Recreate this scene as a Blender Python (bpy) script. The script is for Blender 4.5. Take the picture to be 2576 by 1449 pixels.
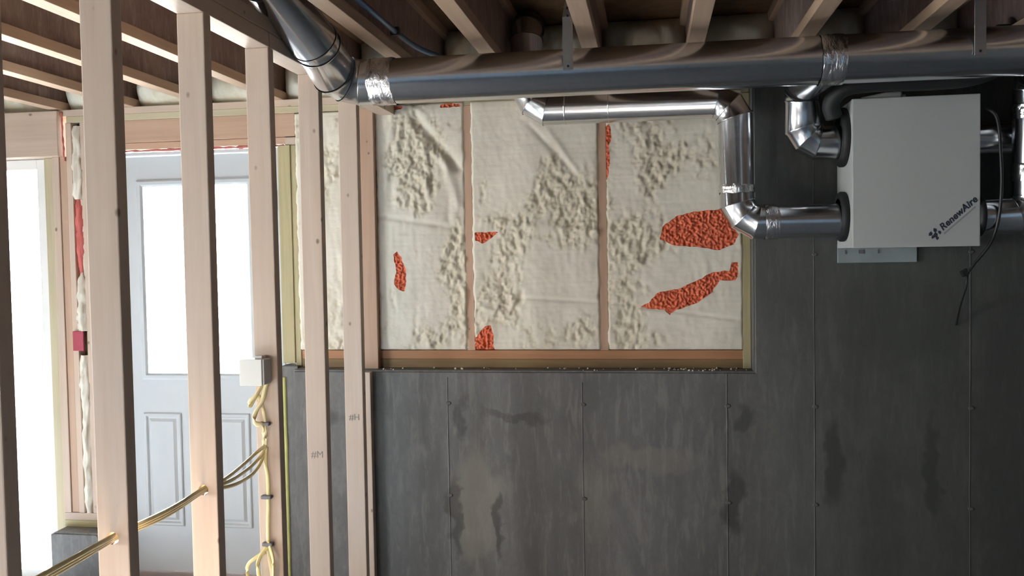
import bpy, bmesh, math, random
from mathutils import Vector, Matrix, noise
from math import sin, cos, pi, radians, sqrt, tan, atan2

for o in list(bpy.data.objects):
    bpy.data.objects.remove(o, do_unlink=True)
SC = bpy.context.scene
COL = SC.collection
random.seed(7)

# ------------------------------------------------------------------ camera
# World: X runs along the back wall, Y points out through it (framing face at Y=0),
# Z is up with 0 at the underside of the door slab.  Metres.
EYE = Vector((0.0, -3.957, 1.52))
FOC = 2211.9
YAW, PITCH, ROLL = 0.1568, -0.03765, 0.01738
fw = Vector((-sin(YAW) * cos(PITCH), cos(YAW) * cos(PITCH), sin(PITCH)))
rt = Vector((cos(YAW), sin(YAW), 0))
up = rt.cross(fw)
rt2 = rt * cos(ROLL) - up * sin(ROLL)
up2 = rt * sin(ROLL) + up * cos(ROLL)
cd = bpy.data.cameras.new('camera')
cam = bpy.data.objects.new('camera', cd)
COL.objects.link(cam)
cam.matrix_world = Matrix(((rt2.x, up2.x, -fw.x, EYE.x), (rt2.y, up2.y, -fw.y, EYE.y),
                           (rt2.z, up2.z, -fw.z, EYE.z), (0, 0, 0, 1)))
cd.sensor_fit = 'HORIZONTAL'
cd.sensor_width = 36
cd.lens = 36 * FOC / 2576
cd.clip_start = 0.05
SC.camera = cam

# ------------------------------------------------------------------ world, light, exposure
W = bpy.data.worlds.new('overcast_sky')
SC.world = W
W.use_nodes = True
bg = W.node_tree.nodes['Background']
bg.inputs[0].default_value = (0.96, 0.975, 1.0, 1)
bg.inputs[1].default_value = 34.0
SC.view_settings.view_transform = 'Standard'
SC.view_settings.look = 'None'
SC.view_settings.gamma = 1
SC.view_settings.exposure = 0.46
SC.view_settings.use_curve_mapping = False
SC.cycles.max_bounces = 10
SC.cycles.diffuse_bounces = 6
SC.cycles.glossy_bounces = 6
SC.cycles.transparent_max_bounces = 12
SC.cycles.sample_clamp_indirect = 0
SC.cycles.caustics_reflective = False
SC.cycles.caustics_refractive = False

def portal(name, loc, rot, sx, sz):
    d = bpy.data.lights.new(name, 'AREA')
    d.shape = 'RECTANGLE'
    d.size, d.size_y = sx, sz
    d.cycles.is_portal = True
    o = bpy.data.objects.new(name, d)
    COL.objects.link(o)
    o.location = loc
    o.rotation_euler = rot
    return o

# low sun standing outside beyond the door, a little to the left
sd = bpy.data.lights.new('sun', 'SUN')
sd.energy = 85.0
sd.angle = radians(1.5)
sd.color = (1.0, 0.97, 0.935)
sun = bpy.data.objects.new('sun', sd)
COL.objects.link(sun)
sun.location = (-6, 12, 5)
sun.rotation_euler = Vector((0.40, -1.0, -0.42)).to_track_quat('-Z', 'Y').to_euler()

ROOM_L, ROOM_R, ROOM_B = -5.3, 3.3, -7.6      # left wall, right wall, wall behind the viewer
FLOOR, CEIL, SUB = -0.09, 2.27, 2.57
# daylight openings (all real holes in the shell)
PATIO = (-4.75, -2.99, 0.0, 2.04)              # X0 X1 Z0 Z1 in the back wall, left of the door
REAR = (-4.9, -4.2, 0.9, 2.0)                 # X0 X1 Z0 Z1 in the wall behind the viewer
SIDE = (-3.6, -2.2, 0.7, 2.12)                 # Y0 Y1 Z0 Z1 in the left wall
portal('sky_portal', ((PATIO[0] + PATIO[1]) / 2, 0.19, (PATIO[2] + PATIO[3]) / 2), (-pi / 2, 0, 0), PATIO[1] - PATIO[0], PATIO[3] - PATIO[2])
portal('sky_portal', (-2.2, 0.19, 1.42), (-pi / 2, 0, 0), 0.57, 0.93)
portal('sky_portal', ((REAR[0] + REAR[1]) / 2, ROOM_B - 0.1, (REAR[2] + REAR[3]) / 2), (pi / 2, 0, 0), REAR[1] - REAR[0], REAR[3] - REAR[2])
portal('sky_portal', (ROOM_L - 0.1, (SIDE[0] + SIDE[1]) / 2, (SIDE[2] + SIDE[3]) / 2), (pi / 2, 0, -pi / 2), SIDE[1] - SIDE[0], SIDE[3] - SIDE[2])

# ------------------------------------------------------------------ materials
class NT:
    def __init__(s, name):
        s.m = bpy.data.materials.new(name)
        s.m.use_nodes = True
        s.t = s.m.node_tree
        s.b = s.t.nodes['Principled BSDF']
        s.tc = s.t.nodes.new('ShaderNodeTexCoord')
        s.oi = None
    def n(s, typ, **k):
        x = s.t.nodes.new(typ)
        for a, v in k.items():
            setattr(x, a, v)
        return x
    def l(s, a, b):
        s.t.links.new(a, b)
    def rnd(s):
        if not s.oi:
            s.oi = s.n('ShaderNodeObjectInfo')
        return s.oi.outputs['Random']
    def coords(s, scale, rand=False):
        mp = s.n('ShaderNodeMapping')
        mp.inputs['Scale'].default_value = scale
        s.l(s.tc.outputs['Object'], mp.inputs['Vector'])
        if rand:
            mu = s.math('MULTIPLY', s.rnd(), 37.0)
            cx = s.n('ShaderNodeCombineXYZ')
            for i in range(3):
                s.l(mu, cx.inputs[i])
            s.l(cx.outputs[0], mp.inputs['Location'])
        return mp.outputs[0]
    def noise(s, vec, scale, detail=4, rough=0.55, dist=0.0):
        x = s.n('ShaderNodeTexNoise')
        x.inputs['Scale'].default_value = scale
        x.inputs['Detail'].default_value = detail
        x.inputs['Roughness'].default_value = rough
        x.inputs['Distortion'].default_value = dist
        s.l(vec, x.inputs['Vector'])
        return x.outputs['Fac']
    def voro(s, vec, scale):
        x = s.n('ShaderNodeTexVoronoi')
        x.inputs['Scale'].default_value = scale
        s.l(vec, x.inputs['Vector'])
        return x
    def ramp(s, fac, stops, interp='LINEAR'):
        x = s.n('ShaderNodeValToRGB')
        x.color_ramp.interpolation = interp
        e = x.color_ramp.elements
        while len(e) < len(stops):
            e.new(0.5)
        for i, (p, c) in enumerate(stops):
            e[i].position = p
            e[i].color = (c, c, c, 1) if isinstance(c, (int, float)) else (*c, 1)
        s.l(fac, x.inputs[0])
        return x.outputs[0]
    def mix(s, f, a, b, mode='MIX'):
        x = s.n('ShaderNodeMix', data_type='RGBA', blend_type=mode)
        for sock, v in ((x.inputs[0], f), (x.inputs[6], a), (x.inputs[7], b)):
            if isinstance(v, (int, float)):
                sock.default_value = v if sock == x.inputs[0] else (v, v, v, 1)
            elif isinstance(v, tuple):
                sock.default_value = (*v, 1)
            else:
                s.l(v, sock)
        return x.outputs[2]
    def math(s, op, a, b=None, clamp=False):
        x = s.n('ShaderNodeMath', operation=op, use_clamp=clamp)
        for i, v in enumerate((a, b)):
            if v is None:
                continue
            if isinstance(v, (int, float)):
                x.inputs[i].default_value = v
            else:
                s.l(v, x.inputs[i])
        return x.outputs[0]
    def attr(s, name):
        x = s.n('ShaderNodeAttribute')
        x.attribute_name = name
        return x
    def set(s, **k):
        for a, v in k.items():
            i = s.b.inputs[a.replace('_', ' ')]
            if hasattr(v, 'is_linked'):
                s.l(v, i)
            elif isinstance(v, tuple):
                i.default_value = (*v, 1)
            else:
                i.default_value = v
        return s.m
    def bump(s, h, strength, dist):
        x = s.n('ShaderNodeBump')
        x.inputs['Strength'].default_value = strength
        x.inputs['Distance'].default_value = dist
        s.l(h, x.inputs['Height'])
        s.l(x.outputs[0], s.b.inputs['Normal'])

def m_wood(name, light, dark, axis, knots=True, rough=0.62, var=0.12, knot_thr=0.05, warm=None):
    """Sawn softwood: grain runs along `axis` of the board's own coordinates."""
    t = NT(name)
    a = 'xyz'.index(axis)
    sc = [1, 1, 1]; sc[a] = 0.045
    v = t.coords(tuple(sc), True)
    g = t.noise(v, 60, 5, 0.6, 0.6)
    g2 = t.noise(v, 14, 3, 0.5, 1.5)
    f = t.math('ADD', t.math('MULTIPLY', g, 0.45), t.math('MULTIPLY', g2, 0.55))
    c = t.ramp(f, [(0.30, dark), (0.62, light)])
    blot = t.noise(t.coords((1, 1, 1), True), 3.0, 3, 0.5)
    c = t.mix(t.ramp(blot, [(0.35, 0.0), (0.75, 0.55)]), c, warm or tuple(x * y for x, y in zip(light, (0.97, 0.88, 0.78))))
    # board to board variation
    hv = t.n('ShaderNodeHueSaturation')
    hv.inputs['Hue'].default_value = 0.5
    rr = t.math('ADD', t.math('MULTIPLY', t.rnd(), var), 1.0 - var * 0.6)
    t.l(rr, hv.inputs['Value'])
    t.l(c, hv.inputs['Color'])
    c = hv.outputs[0]
    if knots:
        ks = [12.0, 12.0, 12.0]; ks[a] = 8.0
        vv = t.voro(t.coords(tuple(ks), True), 1.0)
        kk = t.ramp(vv.outputs['Distance'], [(0.0, 1.0), (knot_thr, 0.85), (knot_thr * 2.0, 0.0)])
        c = t.mix(t.math('MULTIPLY', kk, 0.8), c, (0.10, 0.055, 0.03))
    t.bump(f, 0.25, 0.002)
    return t.set(Base_Color=c, Roughness=rough)

SPF = {a: m_wood('spruce_lumber_' + a, (0.585, 0.475, 0.39), (0.48, 0.365, 0.285), a) for a in 'xyz'}
SPFB = {a: m_wood('reddish_lumber_' + a, (0.53, 0.365, 0.265), (0.43, 0.275, 0.19), a, knot_thr=0.035) for a in 'xyz'}
PT = {a: m_wood('treated_lumber_' + a, (0.45, 0.405, 0.24), (0.30, 0.255, 0.13), a, knots=False, var=0.2) for a in 'xyz'}
PTD = {a: m_wood('dark_treated_lumber_' + a, (0.26, 0.17, 0.075), (0.15, 0.09, 0.04), a, knots=False) for a in 'xyz'}
PTL = {a: m_wood('pale_treated_lumber_' + a, (0.52, 0.47, 0.33), (0.40, 0.35, 0.22), a, knots=False) for a in 'xyz'}
SPFR = {a: m_wood('orange_lumber_' + a, (0.44, 0.225, 0.115), (0.32, 0.15, 0.07), a, knots=False) for a in 'xyz'}
FLG = m_wood('joist_flange_lumber', (0.52, 0.38, 0.275), (0.39, 0.265, 0.18), 'y', knots=False, var=0.2)

def m_osb(name, cols, sc=(1, 1, 1)):
    t = NT(name)
    v = t.coords(sc, True)
    w = t.noise(v, 9, 3, 0.6)
    vo = t.voro(v, 24)
    vo.feature = 'F1'
    f = t.noise(t.coords((sc[0] * 1, sc[1] * 3, sc[2] * 1), True), 24, 5, 0.7, 1.2)
    c = t.ramp(f, [(0.28, cols[0]), (0.5, cols[1]), (0.72, cols[2])])
    sep = t.n('ShaderNodeSeparateColor')
    t.l(vo.outputs['Color'], sep.inputs[0])
    c = t.mix(t.math('MULTIPLY', sep.outputs[0], 0.65), c, cols[0])
    c = t.mix(t.ramp(w, [(0.4, 0.0), (0.8, 0.5)]), c, cols[2])
    t.bump(f, 0.3, 0.003)
    return t.set(Base_Color=c, Roughness=0.7)

OSBW = m_osb('strand_board_web', ((0.19, 0.125, 0.11), (0.33, 0.235, 0.20), (0.46, 0.35, 0.30)), (1, 1.6, 0.6))
OSBF = m_osb('strand_board_floor', ((0.10, 0.058, 0.032), (0.18, 0.11, 0.06), (0.27, 0.18, 0.10)))

def m_foam():
    t = NT('sprayed_foam')
    h = t.attr('pit').outputs['Fac']
    v = t.coords((1, 1, 1))
    n1 = t.noise(v, 7, 4, 0.6)
    c = t.ramp(n1, [(0.3, (0.67, 0.62, 0.52)), (0.7, (0.76, 0.71, 0.61))])
    c = t.mix(t.ramp(h, [(0.0, 0.0), (0.55, 0.6), (1.0, 0.9)]), c, (0.64, 0.58, 0.45))
    st = t.noise(t.coords((6, 1, 90)), 3, 3, 0.6)
    fine = t.noise(v, 120, 3, 0.6)
    hh = t.math('ADD', t.math('MULTIPLY', st, 0.6), fine)
    t.bump(hh, 0.18, 0.003)
    return t.set(Base_Color=c, Roughness=0.8)
FOAM = m_foam()

def m_rimfoam():
    t = NT('rim_foam')
    v = t.coords((1, 1, 0.35), True)
    n1 = t.noise(v, 12, 5, 0.6)
    c = t.ramp(n1, [(0.3, (0.62, 0.55, 0.38)), (0.6, (0.74, 0.72, 0.60))])
    t.bump(t.noise(v, 40, 4, 0.6), 0.5, 0.006)
    return t.set(Base_Color=c, Roughness=0.7)
RIMFOAM = m_rimfoam()

def m_orange():
    t = NT('orange_foam')
    v = t.coords((1, 1, 1))
    n1 = t.noise(v, 50, 4, 0.6)
    c = t.ramp(n1, [(0.32, (0.56, 0.105, 0.045)), (0.62, (0.80, 0.19, 0.09))])
    t.bump(t.noise(v, 160, 3, 0.6), 0.4, 0.003)
    return t.set(Base_Color=c, Roughness=0.7)
ORANGE = m_orange()

def plain(name, col, rough=0.5, metal=0.0, bump=None, var=None):
    t = NT(name)
    if bump:
        t.bump(t.noise(t.coords((1, 1, 1)), bump[0], 3, 0.6), bump[1], bump[2])
    if var:
        n = t.noise(t.coords((1, 1, 1), True), var[0], 4, 0.6)
        return t.set(Base_Color=t.ramp(n, [(0.3, tuple(c * var[1] for c in col)), (0.7, col)]), Roughness=rough, Metallic=metal)
    return t.set(Base_Color=col, Roughness=rough, Metallic=metal)

RED = plain('red_sealant', (0.56, 0.17, 0.14), 0.55, var=(20, 0.75))
PINKRED = plain('crimson_sheet', (0.42, 0.05, 0.085), 0.55, var=(12, 0.8))
WHITEP = plain('white_door_paint', (0.54, 0.57, 0.59), 0.35, var=(4, 0.96))
VINYL = plain('white_vinyl', (0.78, 0.78, 0.76), 0.4)
HINGE = plain('dark_hinge_metal', (0.035, 0.038, 0.05), 0.45, 0.6)
BLACKR = plain('black_rubber', (0.012, 0.012, 0.013), 0.6, bump=(60, 0.2, 0.002))
BLACKP = plain('black_plastic', (0.016, 0.016, 0.017), 0.4)
ENAMEL = plain('white_enamel', (0.50, 0.515, 0.505), 0.42, bump=(350, 0.08, 0.0006))
GREYP = plain('grey_painted_board', (0.30, 0.34, 0.345), 0.6, var=(9, 0.8))
INK = plain('dark_ink', (0.03, 0.04, 0.06), 0.6)
INKL = plain('grey_ink', (0.30, 0.33, 0.34), 0.6)
STAMP = plain('lumber_stamp_ink', (0.27, 0.22, 0.19), 0.8)
BOXP = plain('ivory_plastic', (0.66, 0.66, 0.62), 0.5)
YELLOW = plain('yellow_cable_jacket', (0.74, 0.62, 0.30), 0.2, var=(14, 0.85))
WHITEC = plain('pale_cable_jacket', (0.80, 0.68, 0.38), 0.2, var=(14, 0.9))
STAPLE = plain('grey_staple', (0.16, 0.15, 0.16), 0.5, 0.3)
BLUE = plain('blue_tubing', (0.02, 0.075, 0.17), 0.35)
YGREEN = plain('yellow_green_foam', (0.55, 0.56, 0.22), 0.8, bump=(60, 0.6, 0.004))
THRES = plain('threshold_wood', (0.30, 0.20, 0.17), 0.55, var=(12, 0.8))
GROUND = plain('pale_gravel', (0.66, 0.64, 0.60), 0.9, var=(5, 0.8))

def m_metal(name, col, rough, streak=(0.4, 6, 6)):
    t = NT(name)
    v = t.coords(streak)
    n = t.noise(v, 30, 4, 0.6)
    sp = t.voro(t.coords((1, 1, 1)), 55)
    c = t.mix(t.math('MULTIPLY', sp.outputs['Distance'], 0.5), col, tuple(x * 0.86 for x in col))
    t.bump(t.noise(t.coords((1, 1, 1)), 9, 3, 0.5), 0.06, 0.01)
    return t.set(Base_Color=c, Metallic=1.0, Roughness=t.math('ADD', t.math('MULTIPLY', n, 0.12), rough - 0.06))
GALV = m_metal('galvanized_sheet', (0.74, 0.76, 0.79), 0.2)
GALVD = m_metal('galvanized_strap', (0.50, 0.51, 0.52), 0.34)

def m_tape():
    t = NT('foil_tape')
    v = t.coords((1.6, 0.6, 0.6))
    t.bump(t.noise(v, 34, 4, 0.6, 1.0), 0.55, 0.008)
    return t.set(Base_Color=(0.78, 0.77, 0.78), Metallic=1.0, Roughness=0.2)
TAPE = m_tape()

def m_concrete(name, base, stains_and_zones=()):
    t = NT(name)
    v = t.coords((1, 1, 1))
    big = t.noise(t.coords((1.3, 1.3, 0.7)), 1.3, 4, 0.6, 0.6)
    mid = t.noise(t.coords((1, 1, 0.55)), 5.5, 5, 0.65, 0.8)
    fin = t.noise(t.coords((1, 1, 0.7)), 55, 4, 0.6)
    verts = t.noise(t.coords((7, 7, 0.5)), 1.6, 4, 0.65)
    c = t.ramp(big, [(0.30, tuple(x * 0.80 for x in base)), (0.70, tuple(x * 1.12 for x in base))])
    c = t.mix(t.ramp(mid, [(0.42, 0.0), (0.66, 0.55)]), c, tuple(x * 0.62 for x in base))
    c = t.mix(t.ramp(mid, [(0.30, 0.45), (0.43, 0.0)]), c, tuple(x * y for x, y in zip(base, (1.5, 1.45, 1.3))))
    c = t.mix(t.ramp(verts, [(0.52, 0.0), (0.72, 0.5)]), c, tuple(x * 0.55 for x in base))
    c = t.mix(t.ramp(fin, [(0.3, 0.0), (0.75, 0.45)]), c, tuple(x * 0.6 for x in base))
    c = t.mix(t.ramp(t.noise(t.coords((3.2, 3.2, 0.55)), 9, 5, 0.7, 0.4), [(0.36, 0.6), (0.50, 0.0)]), c, tuple(x * y for x, y in zip(base, (1.32, 1.30, 1.24))))
    # stain marks and broad darker zones, with a place and an outline of their own (x, z, half width, half height, strength, darken?)
    if stains_and_zones:
        sep = t.n('ShaderNodeSeparateXYZ')
        nz = t.n('ShaderNodeTexNoise')
        nz.inputs['Scale'].default_value = 9
        nz.inputs['Detail'].default_value = 5
        t.l(v, nz.inputs['Vector'])
        off = t.n('ShaderNodeVectorMath', operation='MULTIPLY_ADD')
        t.l(nz.outputs['Color'], off.inputs[0])
        off.inputs[1].default_value = (0.16, 0, 0.22)
        t.l(v, off.inputs[2])
        t.l(off.outputs[0], sep.inputs[0])
        for (sx, sz, wx, wz, k, col) in stains_and_zones:
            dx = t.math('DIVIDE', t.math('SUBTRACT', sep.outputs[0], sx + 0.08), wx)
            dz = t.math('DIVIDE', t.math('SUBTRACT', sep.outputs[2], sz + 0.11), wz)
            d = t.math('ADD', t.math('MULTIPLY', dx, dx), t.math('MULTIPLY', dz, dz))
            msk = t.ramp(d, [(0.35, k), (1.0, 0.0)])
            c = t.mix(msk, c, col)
    t.bump(t.math('ADD', t.math('MULTIPLY', mid, 0.5), t.math('MULTIPLY', fin, 0.5)), 0.35, 0.004)
    return t.set(Base_Color=c, Roughness=0.72)
DK, LT = (0.040, 0.040, 0.036), (0.235, 0.22, 0.185)
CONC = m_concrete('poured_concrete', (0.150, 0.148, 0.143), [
    (-0.79, 0.42, 0.13, 0.30, 0.55, LT), (-0.885, 0.36, 0.035, 0.22, 0.7, DK), (-0.69, 0.30, 0.025, 0.16, 0.7, DK),
    (0.345, 0.44, 0.055, 0.17, 0.75, DK), (0.75, 0.63, 0.05, 0.24, 0.8, DK), (1.15, 0.60, 0.035, 0.25, 0.75, DK),
    (0.40, 0.80, 0.06, 0.06, 0.6, DK), (-0.6, 0.80, 0.18, 0.035, 0.5, DK), (-0.86, 0.79, 0.03, 0.10, 0.6, DK),
    (-1.5, 0.78, 0.09, 0.10, 0.6, DK), (-0.25, 0.42, 0.10, 0.2, 0.3, LT), (1.0, 1.2, 0.3, 0.25, 0.35, DK), (0.60, 1.75, 0.22, 0.75, 0.4, DK), (1.95, 1.0, 1.75, 3.2, 0.62, (0.048, 0.053, 0.046)), (1.45, 0.7, 0.16, 0.9, 0.4, DK), (0.95, 0.3, 0.12, 0.5, 0.3, DK), (0.0, 0.62, 0.25, 0.08, 0.3, LT)])  # broad ellipses darken the concrete towards its right end
CONCB = m_concrete('poured_concrete_plain', (0.16, 0.16, 0.157))
BLUEW = plain('pale_blue_bounce_wall', (0.42, 0.56, 0.72), 0.7, var=(3, 0.92))  # unseen rear wall, coloured pale blue to bounce light and tint duct reflections
PALEW = plain('pale_bounce_wall', (0.72, 0.68, 0.60), 0.8, var=(3, 0.9))  # unseen left wall, made pale so it throws daylight back into the room
FLOORM = m_concrete('concrete_slab', (0.345, 0.385, 0.445))

def m_glass():
    t = NT('window_glass')
    tr = t.n('ShaderNodeBsdfTransparent')
    tr.inputs[0].default_value = (0.93, 0.95, 0.95, 1)
    gl = t.n('ShaderNodeBsdfGlossy')
    gl.inputs['Roughness'].default_value = 0.02
    lw = t.n('ShaderNodeFresnel')
    lw.inputs[0].default_value = 1.45
    mx = t.n('ShaderNodeMixShader')
    t.l(lw.outputs[0], mx.inputs[0])
    t.l(tr.outputs[0], mx.inputs[1])
    t.l(gl.outputs[0], mx.inputs[2])
    t.l(mx.outputs[0], t.t.nodes['Material Output'].inputs[0])
    return t.m
GLASS = m_glass()

# ------------------------------------------------------------------ object helpers
WPOS = {}
def wloc(o):
    return WPOS.get(o.name, Vector((0, 0, 0))) if o else Vector((0, 0, 0))

def link(name, me, mat, parent=None, loc=(0, 0, 0)):
    o = bpy.data.objects.new(name, me)
    COL.objects.link(o)
    loc = Vector(loc)
    WPOS[o.name] = loc
    if parent:
        o.parent = parent
    o.location = loc - wloc(parent)
    if mat is not None and me is not None and not me.materials:
        me.materials.append(mat)
    return o

def thing(name, label, cat, loc, group=None):
    o = bpy.data.objects.new(name, None)
    COL.objects.link(o)
    o.empty_display_size = 0.05
    o.location = loc
    WPOS[o.name] = Vector(loc)
    o['label'] = label
    o['category'] = cat
    if group:
        o['group'] = group
    return o

def tag(o, label, cat, group=None):
    o['label'] = label
    o['category'] = cat
    if group:
        o['group'] = group
    return o

def struct(o):
    o['kind'] = 'structure'
    return o

def bm_mesh(bm, name, smooth=False):
    me = bpy.data.meshes.new(name)
    bm.normal_update()
    bm.to_mesh(me)
    bm.free()
    if smooth:
        for p in me.polygons:
            p.use_smooth = True
    return me

def box_bm(sx, sy, sz, bev=0.003, seg=2):
    bm = bmesh.new()
    bmesh.ops.create_cube(bm, size=1)
    for v in bm.verts:
        v.co = Vector((v.co.x * sx, v.co.y * sy, v.co.z * sz))
    if bev:
        bmesh.ops.bevel(bm, geom=bm.edges[:], offset=min(bev, 0.4 * min(sx, sy, sz)), segments=seg, affect='EDGES', profile=0.6)
    return bm

def board(name, x0, x1, y0, y1, z0, z1, mats, axis=None, parent=None, bev=0.003, jit=0.0):
    """A sawn board (or any squared block) between the given faces; its origin is its centre."""
    if isinstance(mats, dict):
        d = {'x': x1 - x0, 'y': y1 - y0, 'z': z1 - z0}
        axis = axis or max(d, key=d.get)
        mat = mats[axis]
    else:
        mat = mats
    bm = box_bm(x1 - x0, y1 - y0, z1 - z0, bev)
    if jit:
        r = random.Random(hash((round(x0, 3), round(y0, 3), round(z0, 3))) & 0xffff)
        a, b = r.uniform(-jit, jit), r.uniform(-jit, jit)
        hz = (z1 - z0) / 2
        for v in bm.verts:
            v.co.x += a * v.co.z / hz
            v.co.y += b * v.co.z / hz
    return link(name, bm_mesh(bm, name), mat, parent, ((x0 + x1) / 2, (y0 + y1) / 2, (z0 + z1) / 2))

def poly_prism(pts, y0, y1, bev=0.0):
    """Extrude an X-Z outline (list of points) from y0 to y1."""
    bm = bmesh.new()
    a = [bm.verts.new((x, y0, z)) for x, z in pts]
    f = bm.faces.new(a)
    r = bmesh.ops.extrude_face_region(bm, geom=[f])
    for v in r['geom']:
        if isinstance(v, bmesh.types.BMVert):
            v.co.y = y1
    bmesh.ops.recalc_face_normals(bm, faces=bm.faces[:])
    if bev:
        ed = [e for e in bm.edges if all(abs(v.co.y - y0) < 1e-6 for v in e.verts)]
        bmesh.ops.bevel(bm, geom=ed, offset=bev, segments=3, affect='EDGES')
    return bm

def smooth_path(pts, sub=6):
    P = [Vector(p) for p in pts]
    P = [P[0] * 2 - P[1]] + P + [P[-1] * 2 - P[-2]]
    out = []
    for i in range(1, len(P) - 2):
        for k in range(sub):
            t = k / sub
            a, b, c, d = P[i - 1], P[i], P[i + 1], P[i + 2]
            out.append(0.5 * ((2 * b) + (c - a) * t + (2 * a - 5 * b + 4 * c - d) * t * t + (3 * b - a - 3 * c + d) * t ** 3))
    out.append(P[-2])
    return out

def tube_mesh(name, pts, r, n=10, flat=1.0, side=None, cap=True):
    """Round (or flattened) tube along points; `side` is the wide direction of a flat cable."""
    bm = bmesh.new()
    rings = []
    P = [Vector(p) for p in pts]
    ref = Vector(side) if side else Vector((0, 0, 1))
    for i, p in enumerate(P):
        tn = (P[min(i + 1, len(P) - 1)] - P[max(i - 1, 0)]).normalized()
        a = ref - tn * ref.dot(tn)
        if a.length < 1e-3:
            a = Vector((1, 0, 0)) - tn * tn.x
        a.normalize()
        b = tn.cross(a)
        if not side:
            ref = a
        rr = r[i] if isinstance(r, (list, tuple)) else r
        rings.append([bm.verts.new(p + a * (rr * cos(2 * pi * k / n)) + b * (rr * flat * sin(2 * pi * k / n))) for k in range(n)])
    for i in range(len(rings) - 1):
        for k in range(n):
            bm.faces.new((rings[i][k], rings[i][(k + 1) % n], rings[i + 1][(k + 1) % n], rings[i + 1][k]))
    if cap:
        bm.faces.new(rings[0][::-1])
        bm.faces.new(rings[-1])
    bmesh.ops.recalc_face_normals(bm, faces=bm.faces[:])
    return bm_mesh(bm, name, True)

# ------------------------------------------------------------------ sheet-metal duct: straight runs and gored elbows
def duct_points(corners, bend, joints=3):
    """Mitre points for a run through the given corners; bend radius and number of mitre joints per elbow."""
    C = [Vector(c) for c in corners]
    pts, kinds = [C[0]], []
    for i in range(1, len(C) - 1):
        d1 = (C[i] - C[i - 1]).normalized()
        d2 = (C[i + 1] - C[i]).normalized()
        ang = d1.angle(d2)
        R = bend[i - 1] if isinstance(bend, (list, tuple)) else bend
        J = joints if ang > radians(60) else 2
        ax = d1.cross(d2).normalized()
        nrm = ax.cross(d1)
        start = C[i] - d1 * (R * tan(ang / 2))
        cen = start + nrm * R
        for k in range(J):
            th = (k + 0.5) * ang / J
            rr = R / cos(ang / (2 * J))
            pts.append(cen + (-nrm * cos(th) + d1 * sin(th)) * rr)
            kinds.append('pipe_section' if k == 0 else 'elbow_gore')
    pts.append(C[-1])
    kinds.append('pipe_section')
    return pts, kinds

def duct_rings(pts, r, n=40):
    T = [(pts[i + 1] - pts[i]).normalized() for i in range(len(pts) - 1)]
    a = Vector((0, 0, 1)) - T[0] * T[0].z
    if a.length < 1e-3:
        a = Vector((0, 1, 0))
    a.normalize()
    b = T[0].cross(a)
    E = [a * cos(2 * pi * k / n) + b * sin(2 * pi * k / n) for k in range(n)]
    segs = []
    rings = [[pts[0] + e * r for e in E]]
    for i in range(1, len(pts)):
        ti = T[i - 1]
        to = T[i] if i < len(T) else ti
        m = (ti + to).normalized()
        ring, E2 = [], []
        for e in E:
            p = e * r
            p = p - ti * (p.dot(m) / ti.dot(m))
            ring.append(pts[i] + p)
            q = p - to * p.dot(to)
            E2.append(q.normalized())
        rings.append(ring)
        segs.append((rings[-2], ring, E))
        E = E2
    return segs, rings

def seg_mesh(name, ra, rb, E, bead_a=False, bead_b=False, bead=0.0028):
    bm = bmesh.new()
    n = len(ra)
    L = (sum(rb, Vector()) / n - sum(ra, Vector()) / n).length
    prof = [(0.0, 0.0)]
    w = min(0.006 / max(L, 1e-4), 0.2)
    if bead_a:
        prof = [(0.0, bead), (w * 0.6, bead), (w * 1.3, 0.0)]
    if bead_b:
        prof += [(1 - w * 1.3, 0.0), (1 - w * 0.6, bead), (1.0, bead)]
    else:
        prof += [(1.0, 0.0)]
    rows = []
    for t, dr in prof:
        rows.append([bm.verts.new(ra[k].lerp(rb[k], t) + E[k] * dr) for k in range(n)])
    for i in range(len(rows) - 1):
        for k in range(n):
            bm.faces.new((rows[i][k], rows[i][(k + 1) % n], rows[i + 1][(k + 1) % n], rows[i + 1][k]))
    bmesh.ops.recalc_face_normals(bm, faces=bm.faces[:])
    return bm_mesh(bm, name, True)

def duct(root, corners, r, bend, mat=None, n=40, joints=3):
    pts, kinds = duct_points(corners, bend, joints)
    segs, rings = duct_rings(pts, r, n)
    base = wloc(root)
    out = []
    for i, ((ra, rb, E), kd) in enumerate(zip(segs, kinds)):
        me = seg_mesh(kd, [p - base for p in ra], [p - base for p in rb], E, False, i < len(segs) - 1)
        out.append(link(kd, me, mat or GALV, root, base))
    return pts, out

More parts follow.
